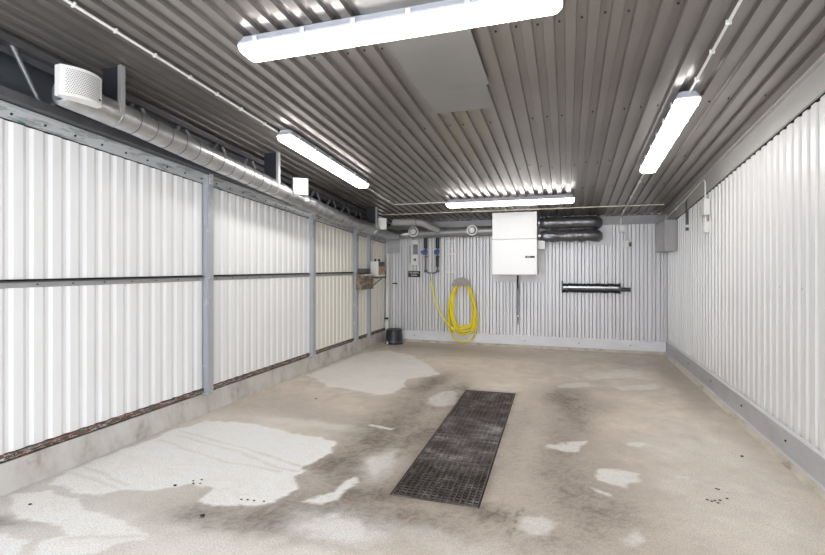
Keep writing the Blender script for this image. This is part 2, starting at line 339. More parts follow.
    at.data.foreach_set('color', np.concatenate([col, np.ones((len(col), 1))], 1).astype(np.float32).ravel())
    m = bpy.data.materials.new('concrete'); t = nt(m); b = t.nodes['Principled BSDF']
    ca = t.nodes.new('ShaderNodeVertexColor'); ca.layer_name = 'tone'
    g = t.nodes.new('ShaderNodeNewGeometry'); n = t.nodes.new('ShaderNodeTexNoise'); n.inputs['Scale'].default_value = 110; n.inputs['Detail'].default_value = 5; n.inputs['Roughness'].default_value = .75
    t.links.new(g.outputs['Position'], n.inputs['Vector'])
    r = t.nodes.new('ShaderNodeValToRGB'); r.color_ramp.elements[0].position = .3; r.color_ramp.elements[0].color = (.62, .61, .60, 1); r.color_ramp.elements[1].position = .7; r.color_ramp.elements[1].color = (1.22, 1.22, 1.22, 1)
    mx = t.nodes.new('ShaderNodeMixRGB'); mx.blend_type = 'MULTIPLY'; mx.inputs[0].default_value = 1
    t.links.new(n.outputs[0], r.inputs[0]); t.links.new(ca.outputs[0], mx.inputs[1]); t.links.new(r.outputs[0], mx.inputs[2]); t.links.new(mx.outputs[0], b.inputs['Base Color'])
    b.inputs['Roughness'].default_value = .55; b.inputs['Specular IOR Level'].default_value = .35
    bp = t.nodes.new('ShaderNodeBump'); bp.inputs['Strength'].default_value = .25; bp.inputs['Distance'].default_value = .004
    t.links.new(n.outputs[0], bp.inputs['Height']); t.links.new(bp.outputs[0], b.inputs['Normal'])
    me.materials.append(m); me.polygons.foreach_set('use_smooth', [True] * len(me.polygons)); me.update()
    o = bpy.data.objects.new('floor', me); COL.objects.link(o); struct(o)
make_floor()

# ------------------------------------------------------------------ ceiling
mb = MB()
mb.sheet(XL - .16, XR + .12, -.427 - .056, .028, lambda u, d, e: (u, YF if e == 0 else YB + .06, zc(YF if e == 0 else YB + .06) + d), web=.006)
for y in (1.1, 1.9, 2.75, 4.08, 5.45, 6.5):                                   # rows of sheet screws
    k = -24
    while -.427 - .03 + k * P < XR:
        x = -.427 + .031 + k * P; k += 1
        if x < XL or random.random() < .45 or (-1.05 < x < -.5 and y < 3.75): continue
        yy = y + random.uniform(-.015, .015) + (.0 if y != 5.45 else random.uniform(-.1, .1))
        mb.lathe((x, yy, zc(yy) + .0155), [(.006, .004), (.006, .009), (.004, .014)], 'z', 8, 1)
mb.hexa([(XL - .16, YF, zc(YF) + .036), (XR + .12, YF, zc(YF) + .036), (XR + .12, YB + .06, zc(YB) + .031), (XL - .16, YB + .06, zc(YB) + .031),
         (XL - .16, YF, zc(YF) + .1), (XR + .12, YF, zc(YF) + .1), (XR + .12, YB + .06, zc(YB) + .1), (XL - .16, YB + .06, zc(YB) + .1)], 2)
struct(mb.build('ceiling', ['ceiling', 'gap_dark', 'gap_dark']))
def cplate(x0, x1, y0, y1, o, th, name, label):
    m = MB(); m.hexa([(x0, y0, zc(y0) - o), (x1, y0, zc(y0) - o), (x1, y1, zc(y1) - o), (x0, y1, zc(y1) - o), (x0, y0, zc(y0) - o + th), (x1, y0, zc(y0) - o + th), (x1, y1, zc(y1) - o + th), (x0, y1, zc(y1) - o + th)])
    t = tag(m.build(name, 'plate_grey'), label, 'cover plate'); return t
cplate(-1.045, -.525, 1.2, 3.335, .005, .003, 'cover_plate', 'long flat grey sheet plate on the ribbed ceiling passing above the nearest lamp')
cplate(-1.03, -.55, 3.33, 3.735, .005, .003, 'cover_plate', 'short flat grey plate on the ceiling, far end of the two joined plates')

# ------------------------------------------------------------------ right wall
mb = MB()
mb.sheet(YF, YB - .0, 3.56, .016, lambda u, d, e: (XR + .016 + d, u, .235 if e == 0 else zc(u) - .212), mi=0, slot=.005, sd=.030)
mb.hexa([(XR + .052, YF, 0), (XR + .1, YF, 0), (XR + .1, YB + .06, 0), (XR + .052, YB + .06, 0), (XR + .052, YF, zc(YF)), (XR + .1, YF, zc(YF)), (XR + .1, YB + .06, zc(YB)), (XR + .052, YB + .06, zc(YB))], 1)
k = 0
y = 3.56 + .085 - 4 * P
while y < YB - .1:                                                           # screws
    for z in (1.25,):
        if k % 3 == 0: mb.lathe((XR + .034, y, z), [(.006, 0), (.006, -.006), (.003, -.009)], 'x', 8, 1)
    k += 1; y += P
struct(mb.build('wall_right', ['wall_right', 'gap_dark']))
mb = MB()
mb.hexa([(XR - .002, YF, zc(YF) - .20), (XR + .016, YF, zc(YF) - .20), (XR + .016, YB, zc(YB) - .20), (XR - .002, YB, zc(YB) - .20),
         (XR - .002, YF, zc(YF) - .001), (XR + .016, YF, zc(YF) - .001), (XR + .016, YB, zc(YB) - .001), (XR - .002, YB, zc(YB) - .001)])
mb.hexa([(XR - .03, YF, zc(YF) - .022), (XR - .002, YF, zc(YF) - .022), (XR - .002, YB, zc(YB) - .022), (XR - .03, YB, zc(YB) - .022),
         (XR - .03, YF, zc(YF) - .001), (XR - .002, YF, zc(YF) - .001), (XR - .002, YB, zc(YB) - .001), (XR - .03, YB, zc(YB) - .001)])
struct(mb.build('trim_1', 'trim_mid'))
mb = MB()
mb.box((XR - .004, YF, .055), (XR + .016, YB, .225), 0)
mb.hexa([(XR - .004, YF, .225), (XR + .016, YF, .225), (XR + .016, YB, .225), (XR - .004, YB, .225), (XR + .010, YF, .245), (XR + .016, YF, .245), (XR + .016, YB, .245), (XR + .010, YB, .245)], 1)
mb.hexa([(XR - .022, YF, .048), (XR + .01, YF, .048), (XR + .01, YB, .048), (XR - .022, YB, .048), (XR - .022, YF, .054), (XR + .01, YF, .056), (XR + .01, YB, .056), (XR - .022, YB, .054)], 1)
for y in (3.0, 4.05, 4.95, 5.9, 6.9, 7.9): mb.lathe((XR - .004, y, .15), [(.008, 0), (.008, -.006), (.004, -.009)], 'x', 10, 2)
struct(mb.build('baseboard_right', ['kick_grey', 'flash_light', 'gap_dark']))
mb = MB(); mb.hexa([(XR - .05, YF, -.01), (XR + .05, YF, -.01), (XR + .05, YB, -.01), (XR - .05, YB, -.01), (XR - .024, YF, .049), (XR + .05, YF, .049), (XR + .05, YB, .049), (XR - .024, YB, .049)])
struct(mb.build('trim_2', 'ledge'))

# ------------------------------------------------------------------ back wall
mb = MB()
mb.sheet(XL, XR + .015, .82 - .056, .012, lambda u, d, e: (u, YB - .030 + d, .20 if e == 0 else zc(YB) - .02), crest=.056, slot=.0115, sd=.045)
mb.box((XL - .1, YB + .022, 0), (XR + .1, YB + .06, zc(YB) + .02), 1)
for k in range(30):
    x = XL + .15 + random.random() * 4.5; z = random.choice((.55, 1.0, 1.35, 1.9)) + random.uniform(-.02, .02)
    kx = round((x - (.82 + .032)) / P); x = .82 + .032 + kx * P
    if x < XR - .05: mb.lathe((x, YB, z), [(.007, 0), (.007, -.006), (.003, -.009)], 'y', 8, 1)
struct(mb.build('wall_back', ['wall_back', 'gap_dark']))
mb = MB()
mb.box((XL, YB - .036, .045), (XR - .004, YB - .016, .195), 0)
mb.hexa([(XL, YB - .036, .195), (XR - .004, YB - .036, .195), (XR - .004, YB - .016, .195), (XL, YB - .016, .195), (XL, YB - .024, .212), (XR - .004, YB - .024, .212), (XR - .004, YB - .016, .212), (XL, YB - .016, .212)], 0)
for x in (-2.71, -1.62, -.70, .19, .98): mb.lathe((x, YB - .036, .125), [(.009, 0), (.009, -.006), (.004, -.009)], 'y', 10, 1)
struct(mb.build('baseboard_back', ['kick_white', 'gap_dark']))
mb = MB(); mb.hexa([(XL, YB - .07, -.01), (XR - .02, YB - .07, -.01), (XR - .02, YB + .02, -.01), (XL, YB + .02, -.01), (XL, YB - .05, .044), (XR - .02, YB - .05, .044), (XR - .02, YB + .02, .044), (XL, YB + .02, .044)])
struct(mb.build('trim_3', 'ledge'))
mb = MB(); mb.box((XL + .05, YB - .034, zc(YB) - .145), (XR - .002, YB - .022, zc(YB) - .002))
for x in (-1.9, -1.62, -1.35, .66, 1.13, 1.36): mb.box((x, YB - .046, zc(YB) - .05), (x + .03, YB - .034, zc(YB) - .01), 0)
struct(mb.build('trim_4', 'back_trim'))
mb = MB(); mb.box((XR - .035, YB - .045, .21), (XR - .002, YB - .022, 1.63))
struct(mb.build('trim_5', 'flash_light'))

# ------------------------------------------------------------------ left wall
POSTS = [3.64, 5.585, 6.965, 7.50]
BAYS = [(YF, 3.64), (3.71, 5.585), (5.655, 6.965), (7.035, 7.50), (7.56, YB)]
wl = bpy.data.objects.new('wall_left', None); COL.objects.link(wl); wl.location = (XL, 3.7, 0); struct(wl)
for i, (a, b) in enumerate(BAYS):
    ma = 'wall_white' if i < 2 else 'wall_lamp_tint'
    MB().sheet(a, b, 2.02, .010, lambda u, d, e: (XL - d, u, .245 if e == 0 else 1.268), crest=.056, web=.022).build('cladding_panel', ma, wl)
    MB().sheet(a, b, 2.02, .010, lambda u, d, e: (XL - d, u, 1.322 if e == 0 else zt(u) - .008), crest=.056, web=.022).build('cladding_panel', ma, wl)
mb = MB(); mb.hexa([(XL - .16, YF, 0), (XL - .028, YF, 0), (XL - .028, YB, 0), (XL - .16, YB, 0), (XL - .16, YF, zt(YF) + .05), (XL - .028, YF, zt(YF) + .05), (XL - .028, YB, zt(YB) + .05), (XL - .16, YB, zt(YB) + .05)])
mb.build('wall_backing', 'gap_dark', wl)
mb = MB(); mb.hexa([(XL - .16, YF, zt(YF)), (XL - .13, YF, zt(YF)), (XL - .13, YB, zt(YB)), (XL - .16, YB, zt(YB)), (XL - .16, YF, zc(YF)), (XL - .13, YF, zc(YF)), (XL - .13, YB, zc(YB)), (XL - .16, YB, zc(YB))])
mb.build('upper_wall_sheet', 'wall_dark', wl)
# concrete curb under the cladding
mb = MB()
ys = np.arange(YF, YB + .01, .1); n = len(ys); vs = []
for y in ys:
    q = (noise2(np.array([y * 4.]), np.array([.5]), 5)[0] - .5) * .012
    for x, z in ((XL + .022 + q, -.02), (XL + .012 + q, .10 + q), (XL + .004, .188 + q), (XL - .012, .198), (XL - .16, .198), (XL - .16, -.02)): vs.append((x, y, z))
fs = [(i * 6 + k, i * 6 + (k + 1) % 6, (i + 1) * 6 + (k + 1) % 6, (i + 1) * 6 + k) for i in range(n - 1) for k in range(6)] + [tuple(range(6)), tuple(range(n * 6 - 6, n * 6))]
mb.add(vs, fs); mb.build('concrete_curb', 'curb', wl)
def rough_strip(name, m, x0, x1, z0, z1, amp, step=.04, seed=1):
    """ragged edge strip running along the left wall"""
    rs = random.Random(seed); mb = MB(); vs = []; y = YF
    while y < YB: 
        a = rs.uniform(-amp, amp); vs += [(x0, y, z0 + a * .6), (x1, y, z0 + a * .6), (x1, y, z1 + a), (x0, y, z1 + a)]; y += step
    n = len(vs) // 4; mb.add(vs, [(i * 4 + k, i * 4 + (k + 1) % 4, i * 4 + 4 + (k + 1) % 4, i * 4 + 4 + k) for i in range(n - 1) for k in range(4)] + [(3, 2, 1, 0), tuple(range(n * 4 - 4, n * 4))])
    return mb.build(name, m, wl)
rough_strip('base_angle', 'rust_edge', XL - .02, XL + .010, .205, .238, .006)
rough_strip('base_shade_strip', 'gap_dark', XL - .02, XL + .001, .192, .208, .002, seed=5)  # near-black strip painted in as the shade below the base angle
# rails
for i, (a, b) in enumerate(BAYS):
    mb = MB(); mb.box((XL - .03, a, 1.270), (XL + .006, b, 1.302), 0, .002)
    mb.box((XL - .03, a, 1.302), (XL + .022, b, 1.309), 1)
    y = a + .1
    while y < b - .05: mb.lathe((XL + .006, y, 1.286), [(.006, 0), (.006, .005), (.003, .008)], 'x', 8, 1); y += .235
    mb.build('wall_rail', ['flash_grey', 'steel_dark'], wl)
# flashing over the cladding
def strip(x0, x1, o0, o1, f=zt, y0=YF, y1=YB):
    return [(x0, y0, f(y0) + o0), (x1, y0, f(y0) + o0), (x1, y1, f(y1) + o0), (x0, y1, f(y1) + o0), (x0, y0, f(y0) + o1), (x1, y0, f(y0) + o1), (x1, y1, f(y1) + o1), (x0, y1, f(y1) + o1)]
mb = MB(); mb.hexa(strip(XL + .0, XL + .012, 0, .075)); mb.hexa(strip(XL - .02, XL + .035, .075, .09))
y = -.8
while y < YB - .2: mb.lathe((XL + .012, y, zt(y) + .035), [(.008, 0), (.008, .006), (.004, .009)], 'x', 8, 1); y += .2
mb.build('top_flashing', ['corroded', 'gap_dark'], wl)

for i, y in enumerate(POSTS):
    lab = ['nearest blue-grey steel post on the left white wall, teal paint spots low down',
           'second grey steel post from the front on the left wall, beyond the first full bay',
           'grey steel post on the left wall just in front of the rusty brown box',
           'slim grey steel post between rusty brown box and back corner of left wall'][i]
    wd = .07 if i < 3 else .055
    t = thing('steel_post', (XL + .03, y + wd / 2, .19), lab, 'post', 'steel posts of the left wall')
    z1 = zt(y) + .075
    mb = MB(); mb.box((XL + .048, y, .2), (XL + .058, y + wd, z1)); mb.box((XL - .01, y, .2), (XL, y + wd, z1)); mb.box((XL, y + wd / 2 - .02, .2), (XL + .048, y + wd / 2 - .01, z1))
    mb.box((XL, y + wd / 2 + .005, .2), (XL + .048, y + wd / 2 + .012, z1))
    mb.box((XL - .005, y, .2), (XL + .05, y + .006, z1), 0)
    mb.build('column', 'post_blue', t)
    mb = MB(); mb.box((XL - .005, y - .02, .192), (XL + .075, y + wd + .02, .204)); mb.lathe((XL + .068, y + wd / 2, .204), [(.008, 0), (.008, .012)], 'z', 8); mb.build('base_plate', 'corroded', t)
    mb = MB(); mb.box((XL + .058, y + .015, z1 - .08), (XL + .066, y + wd - .01, z1 + .06)); mb.lathe((XL + .066, y + wd / 2, z1 - .03), [(.009, 0), (.009, .008)], 'x', 8); mb.build('top_bracket', 'flash_light', t)
    if i < 3: MB().lathe((XL + .058, y + .03, 1.3), [(.022, 0), (.022, .004), (.012, .006), (.012, .018)], 'x', 12).build('bolt', 'flash_grey', t)

# lattice girder above the left wall
t = thing('lattice_girder', (XL + .08, 3.7, zt(3.7) + .1), 'long dark steel lattice girder with zigzag braces above the left wall', 'girder')
def beam(x, y0, z0, y1, z1, r, m, name):
    MB().tube([(x, y0, z0), (x, y1, z1)], r, 10).build(name, m, t)
mb = MB(); mb.hexa(strip(XL + .045, XL + .115, .095, .150)); mb.build('bottom_chord', 'steel_dark', t)
mb = MB(); mb.hexa(strip(XL + .035, XL + .105, -.075, -.035, zc)); mb.hexa(strip(XL + .035, XL + .045, -.12, -.075, zc)); mb.build('top_chord', 'steel_dark', t)
y = -.9; step = .235; up = False
def ztop(y): return zc(y) - .06
def zbot(y): return zt(y) + .14
# apexes on the lower chord near y = 2.16, 3.09, 3.54 and on the upper one between them
apx = [2.16 - .47 * k for k in range(6, 0, -1)] + [2.16 + .46 * k for k in range(0, 14)]
for i in range(len(apx) - 1):
    a, b = apx[i], apx[i + 1]; m_ = (a + b) / 2
    if b > YB - .05: break
    beam(XL + .075, a + .03, zbot(a + .03), m_ - .035, ztop(m_), .015, 'steel_mid', 'diagonal_brace')
    beam(XL + .075, m_ + .035, ztop(m_), b - .03, zbot(b - .03), .015, 'steel_mid', 'diagonal_brace')

# ------------------------------------------------------------------ front wall behind the camera, with the open doorway
mb = MB(); zf = zc(YF)
mb.box((XL - .15, YF - .08, 0), (XL + .35, YF, zf)); mb.box((XR - .3, YF - .08, 0), (XR + .1, YF, zf)); mb.box((XL + .35, YF - .08, 2.9), (XR - .3, YF, zf))
struct(mb.build('wall_front', 'door_grey'))

# ------------------------------------------------------------------ floor drain and gratings
mb = MB()
def gbox(m, u0, u1, v0, v1, z0, z1, mi=0):
    c = [G(u0, v0), G(u1, v0), G(u1, v1), G(u0, v1)]; m.hexa([(*p, z0) for p in c] + [(*p, z1) for p in c], mi)
gbox(mb, -.05, 0.012, -.05, GL + .05, -.3, -.006); gbox(mb, GW - .012, GW + .05, -.05, GL + .05, -.3, -.006)
gbox(mb, .012, GW - .012, -.05, .010, -.3, -.006); gbox(mb, .012, GW - .012, GL - .010, GL + .05, -.3, -.006); gbox(mb, -.05, GW + .05, -.05, GL + .05, -.33, -.3)
tag(mb.build('drain_channel', 'pit'), 'dark sunken drain channel in the floor under the steel gratings', 'drain')
cuts = [.012, .60, 1.10, 1.60, GL - .012]
labs = ['dark steel floor grating nearest the camera, with coarse open mesh', 'dusty steel floor grating, second from the camera', 'dusty steel floor grating, third from the camera', 'long dark steel floor grating at the far end toward the back wall']
for i in range(4):
    v0, v1 = cuts[i] + .003, cuts[i + 1] - .003; u0, u1 = .016, GW - .016
    c = G((u0 + u1) / 2, (v0 + v1) / 2); t = thing('floor_grating', (c[0], c[1], -.03), labs[i], 'grating', 'floor gratings in the middle drain')
    ma = 'grate' if i in (0, 3) else 'grate_dusty'
    mb = MB(); gbox(mb, u0, u1, v0, v0 + .007, -.03, .003); gbox(mb, u0, u1, v1 - .007, v1, -.03, .003); gbox(mb, u0, u0 + .006, v0 + .007, v1 - .007, -.03, .003); gbox(mb, u1 - .006, u1, v0 + .007, v1 - .007, -.03, .003)
    mb.build('frame', 'grate_frame', t)
    mb = MB(); nb = 14
    for k in range(1, nb):
        u = u0 + (u1 - u0) * k / nb; gbox(mb, u - .0024, u + .0024, v0 + .007, v1 - .007, -.020, .002)
    mb.build('bearing_bars', ma, t)
    mb = MB(); nc = int((v1 - v0) / .034)
    for k in range(1, nc):
        v = v0 + (v1 - v0) * k / nc; gbox(mb, u0 + .006, u1 - .006, v - .0020, v + .0020, -.008, .0012)
    mb.build('cross_bars', ma, t)

# ------------------------------------------------------------------ ceiling lamps
def lamp(cx, cy, ang, label, grp='long fluorescent lamps on the ceiling', L=1.80):
    t = thing('ceiling_lamp', (cx, cy, zc(cy)), label, 'lamp', grp)
    ca, sa = math.cos(ang), math.sin(ang)
    def W(u, v, h):
        x, y = cx + u * ca - v * sa, cy + u * sa + v * ca; return (x, y, (zc(y) if abs(sa) > .5 else zc(cy) - .091 * v * ca) - h)
    def loop(l, wd, h, c=.018):
        return [W(-l + c, -wd, h), W(l - c, -wd, h), W(l, -wd + c, h), W(l, wd - c, h), W(l - c, wd, h), W(-l + c, wd, h), W(-l, wd - c, h), W(-l, -wd + c, h)]
    def loft(rings, name, m, smooth=False):
        mb = MB(); vs = [v for r_ in rings for v in r_]; n = 8
        fs = [(i * n + k, i * n + (k + 1) % n, (i + 1) * n + (k + 1) % n, (i + 1) * n + k) for i in range(len(rings) - 1) for k in range(n)]
        mb.add(vs, fs + [tuple(range(n)), tuple(range(len(vs) - n, len(vs)))]); return mb.build(name, m, t)
    h = L / 2
    loft([loop(h - .02, .060, .002), loop(h - .012, .072, .030), loop(h, .083, .045), loop(h, .083, .058)], 'housing', 'lamp_body')
    loft([loop(h - .004, .078, .0585), loop(h - .006, .076, .075), loop(h - .02, .066, .094), loop(h - .03, .05, .100)], 'diffuser', 'diffuser')
    for k in range(6):
        u = -h + .14 + (L - .28) * k / 5
        for s in (-1, 1):
            mb = MB(); a = [W(u - .014, s * .084, .030), W(u + .014, s * .084, .030), W(u + .014, s * .092, .030), W(u - .014, s * .092, .030), W(u - .014, s * .081, .072), W(u + .014, s * .081, .072), W(u + .014, s * .089, .072), W(u - .014, s * .089, .072)]
            mb.hexa(a).build('clip', 'clip_clear', t)
    return t
lamp(-.955, 2.43, 0, 'long glowing ceiling lamp nearest the camera, lying crosswise at the top of the view', L=1.87)
lamp(-2.47, 4.62, R(90), 'long glowing ceiling lamp near the left wall, running lengthwise beside the round duct')
lamp(.822, 4.68, R(90), 'long glowing ceiling lamp on the right side of the ceiling, running lengthwise')
lamp(-.80, 6.80, 0, 'long glowing ceiling lamp crosswise near the back wall, above the white cabinet')

# ------------------------------------------------------------------ conduits
def conduit(pts, clips, label, r=.009, m='white_plastic', grp='thin white conduits', name='conduit'):
    p0 = pts[0]; t = thing(name, tuple(p0), label, 'conduit')
    MB().tube(pts, r, 10).build('pipe', m, t)
    for c, ax in clips:
        mb = MB()
        if ax == 'y': mb.box((c[0] - .015, c[1] - .006, c[2] - .012), (c[0] + .015, c[1] + .006, c[2] + .014), 0, .002)
        elif ax == 'x': mb.box((c[0] - .008, c[1] - .02, c[2] - .003), (c[0] + .008, c[1] + .02, c[2] + .014), 0, .002)
        elif ax == 'z': mb.box((c[0] - .018, c[1] - .003, c[2] - .008), (c[0] + .018, c[1] + .014, c[2] + .008), 0, .002)
        elif ax == 'w': mb.box((c[0] - .003, c[1] - .008, c[2] - .018), (c[0] + .014, c[1] + .008, c[2] + .018), 0, .002)
        mb.build('clip', 'white_plastic', t)
    return t
def cy_(x, y, o=.013): return (x, y, zc(y) - o)
conduit([cy_(-2.545, YF + .02), cy_(-2.545, 3.735)], [(cy_(-2.545, y), 'y') for y in (1.85, 2.1, 2.38, 2.68, 2.95, 3.23, 3.55)], 'thin white conduit on the left ceiling running from the front to the left lamp')
conduit([cy_(-2.545, 5.5), cy_(-2.545, 6.78)] + arc(cy_(-2.545, 6.79), cy_(-2.545, 6.84), cy_(-2.49, 6.84)) + [cy_(-1.68, 6.84)], [(cy_(-2.545, y), 'y') for y in (5.75, 6.2, 6.6)] + [(cy_(x, 6.84), 'x') for x in (-2.3, -2.0)], 'thin white conduit turning from the far end of the left lamp to the back lamp')
conduit([cy_(.83, YF + .02), cy_(.83, 3.80)], [(cy_(.83, y), 'y') for y in (2.95, 3.25, 3.6, 2.5)], 'thin white conduit on the right ceiling running from the front to the right lamp')
conduit([cy_(.825, 5.56), cy_(.84, YB - .10)] + arc(cy_(.84, YB - .09), cy_(.84, YB - .045, .02), (.84, YB - .045, zc(YB) - .08)) + [(.84, YB - .045, 2.09)], [(cy_(.83, y), 'y') for y in (6.2, 7.0, 7.9)], 'thin conduit from far end of right lamp down the back wall to a box')
conduit([cy_(-3.05, 7.56, .014), cy_(1.33, 7.56, .014)], [(cy_(-2.6 + .62 * k, 7.56, .014), 'x') for k in range(7)], 'straight cream conduit crossing the whole ceiling just before the back wall', m='cream_pipe')
conduit([(XR - .015, 8.30, 2.17), (XR - .015, 7.1, zc(7.1) - .075), (XR - .015, 6.30, zc(6.3) - .045)] + arc((XR - .015, 6.28, zc(6.3) - .045), (XR - .015, 6.08, zc(6.1) - .03), (XR - .015, 6.08, 2.33)) + [(XR - .015, 6.08, 2.165)],
        [((XR - .015, 7.1, zc(7.1) - .075), 'w'), ((XR - .015, 7.6, 2.235), 'w')], 'thin white conduit along the top of right wall bending down to a box')

# ------------------------------------------------------------------ ducts
t = thing('ventilation_duct', (-2.98, 4.9, 2.15), 'long round galvanised duct hanging along the left wall under the ceiling', 'duct')
cl = [(2.14, 2.488), (2.58, 2.452), (3.15, 2.382), (3.455, 2.345), (4.45, 2.232)]
MB().tube([(-2.98, y, z) for y, z in cl], .090, 28).build('spiral_tube', 'galv', t)
y = 2.42
def dz(y):
    for (a, za), (b, zb) in zip(cl[:-1], cl[1:]):
        if a <= y <= b: return za + (zb - za) * (y - a) / (b - a)
    return cl[-1][1]
for k in range(14):
    y = 2.45 + .142 * k; s = .115
    if y > 4.4: break
    a, b = Vector((-2.98, y - .004, dz(y - .004))), Vector((-2.98, y + .004, dz(y + .004)))
    MB().tube([a, b], .0925, 28).build('seam_band', 'galv_band', t)
rs = random.Random(7); pts = []; rad = []
fl_ = [(4.43, 2.234), (4.83, 2.187), (5.6, 2.105), (6.32, 2.046), (7.48, 1.985), (7.95, 1.985)]
for (a, za), (b, zb) in zip(fl_[:-1], fl_[1:]):
    n = max(2, int((b - a) / .035))
    for i in range(n): f = i / n; pts.append((-2.98, a + (b - a) * f, za + (zb - za) * f)); rad.append(.085 + rs.uniform(-.006, .006))
for p in arc((-2.98, 7.95, 1.985), (-2.98, 8.21, 1.99), (-2.72, 8.21, 2.01), 8): pts.append(tuple(p)); rad.append(.08 + rs.uniform(-.006, .006))
MB().tube(pts, rad, 22, jit=.006).build('flexible_section', 'foil', t)
t2 = thing('ventilation_duct', (-1.95, 8.21, 1.95), 'round grey duct running along the back wall into the left side of white cabinet', 'duct')
pts = []; rad = []
x = -2.71
while x < -1.19: pts.append((x, 8.21, 2.012 + (x + 2.7) * .012)); rad.append(.088 + (rs.uniform(-.004, .004) if x < -2.3 else rs.uniform(-.001, .001))); x += .035
pts.append((-1.175, 8.21, 2.03)); rad.append(.088)
MB().tube(pts, rad, 24).build('tube', 'duct_matt', t2)
for x in (-2.34, -1.62): MB().tube([(x, 8.21, 2.02), (x + .012, 8.21, 2.02)], .092, 24).build('seam_band', 'galv_band', t2)
for x, lab in ((-2.655, 'round white air valve on the back duct, left one, above the small grey switch box'), (-1.575, 'round white air valve on the back duct, right one, beside the white cabinet')):
    v = thing('air_valve', (x, 8.10, 1.98), lab, 'air valve', 'round air valves on the back duct')
    MB().lathe((x, 8.128, 2.045), [(.094, 0), (.098, -.012), (.090, -.024), (.074, -.024), (.066, -.008), (.066, 0)], 'y', 32).build('rim', 'white_plastic', v)
    MB().lathe((x, 8.121, 2.045), [(.020, 0), (.020, -.015), (.056, -.018), (.056, -.028), (.035, -.036), (.01, -.038)], 'y', 32).build('disc', 'white_enamel', v)
    MB().lathe((x, 8.1195, 2.045), [(.067, 0), (.067, -.001)], 'y', 32).build('throat', 'gap_dark', v)
# grey branch pipe
t3 = thing('branch_pipe', (-2.6, 7.7, 2.11), 'smooth grey pipe from the small white corner box bending down to the back duct', 'pipe')
MB().tube([(-2.86, 7.62, 2.175), (-2.50, 7.64, 2.172)] + arc((-2.46, 7.645, 2.170), (-2.38, 7.66, 2.165), (-2.34, 7.76, 2.14)) + [(-2.20, 8.13, 2.06)], .058, 20).build('tube', 'pipe_grey', t3)
MB().tube([(-2.45, 7.642, 2.172), (-2.43, 7.643, 2.172)], .059, 20).build('collar', 'steel_mid', t3)
# twin insulated hoses right of the cabinet
for k, (z, lab) in enumerate(((2.128, 'fat dark foil hose on the back wall right of white cabinet, upper one'), (1.915, 'fat dark wrinkled foil hose right of white cabinet, lower one'))):
    f = thing('insulated_hose', (0, 8.12, z - .1), lab, 'duct hose', 'dark foil hoses')
    pts = []; rad = []; rs = random.Random(20 + k); x = -.43
    while x < .34: pts.append((x, 8.10, z)); rad.append(.095 * min(1, .72 + (x + .43) * 3) + (rs.uniform(-.008, .008) if (k or x < -.1) else rs.uniform(-.002, .002))); x += .035
    for p in arc((.36, 8.10, z), (.46, 8.10, z), (.46, 8.22, z), 7): pts.append(tuple(p)); rad.append(.097)
    pts.append((.46, 8.362, z)); rad.append(.10)
    MB().tube(pts, rad, 22, jit=.012 if k else .005).build('hose_body', 'foil_dark', f)
    MB().tube([(-.452, 8.10, z), (-.40, 8.10, z)], .068, 20).build('collar', 'galv', f)

# hangers
for k, (y, lab) in enumerate(((2.44, 'dark sheet hanger holding the round duct, nearest one behind the perforated grille'), (4.28, 'dark sheet hanger holding the left duct, the middle one before the small white box'), (6.98, 'dark sheet hanger holding the left duct, farthest one near back corner'))):
    zd = (dz(y) if y < 4.4 else 2.01) ; h = thing('duct_hanger', (-2.98, y, zd), lab, 'hanger', 'duct hangers')
    MB().box((-3.075, y, zd + .092), (-2.915, y + .012, zc(y) - .002)).build('hanger_plate', 'plate_blue', h)
    MB().box((-2.915, y - .02, zd - .02), (-2.885, y + .014, zc(y) - .003)).build('strap', 'flash_grey', h)
    MB().tube([(-2.98, y + .003, zd), (-2.98, y + .022, zd - .002)], .094, 26).build('clamp_ring', 'galv', h)
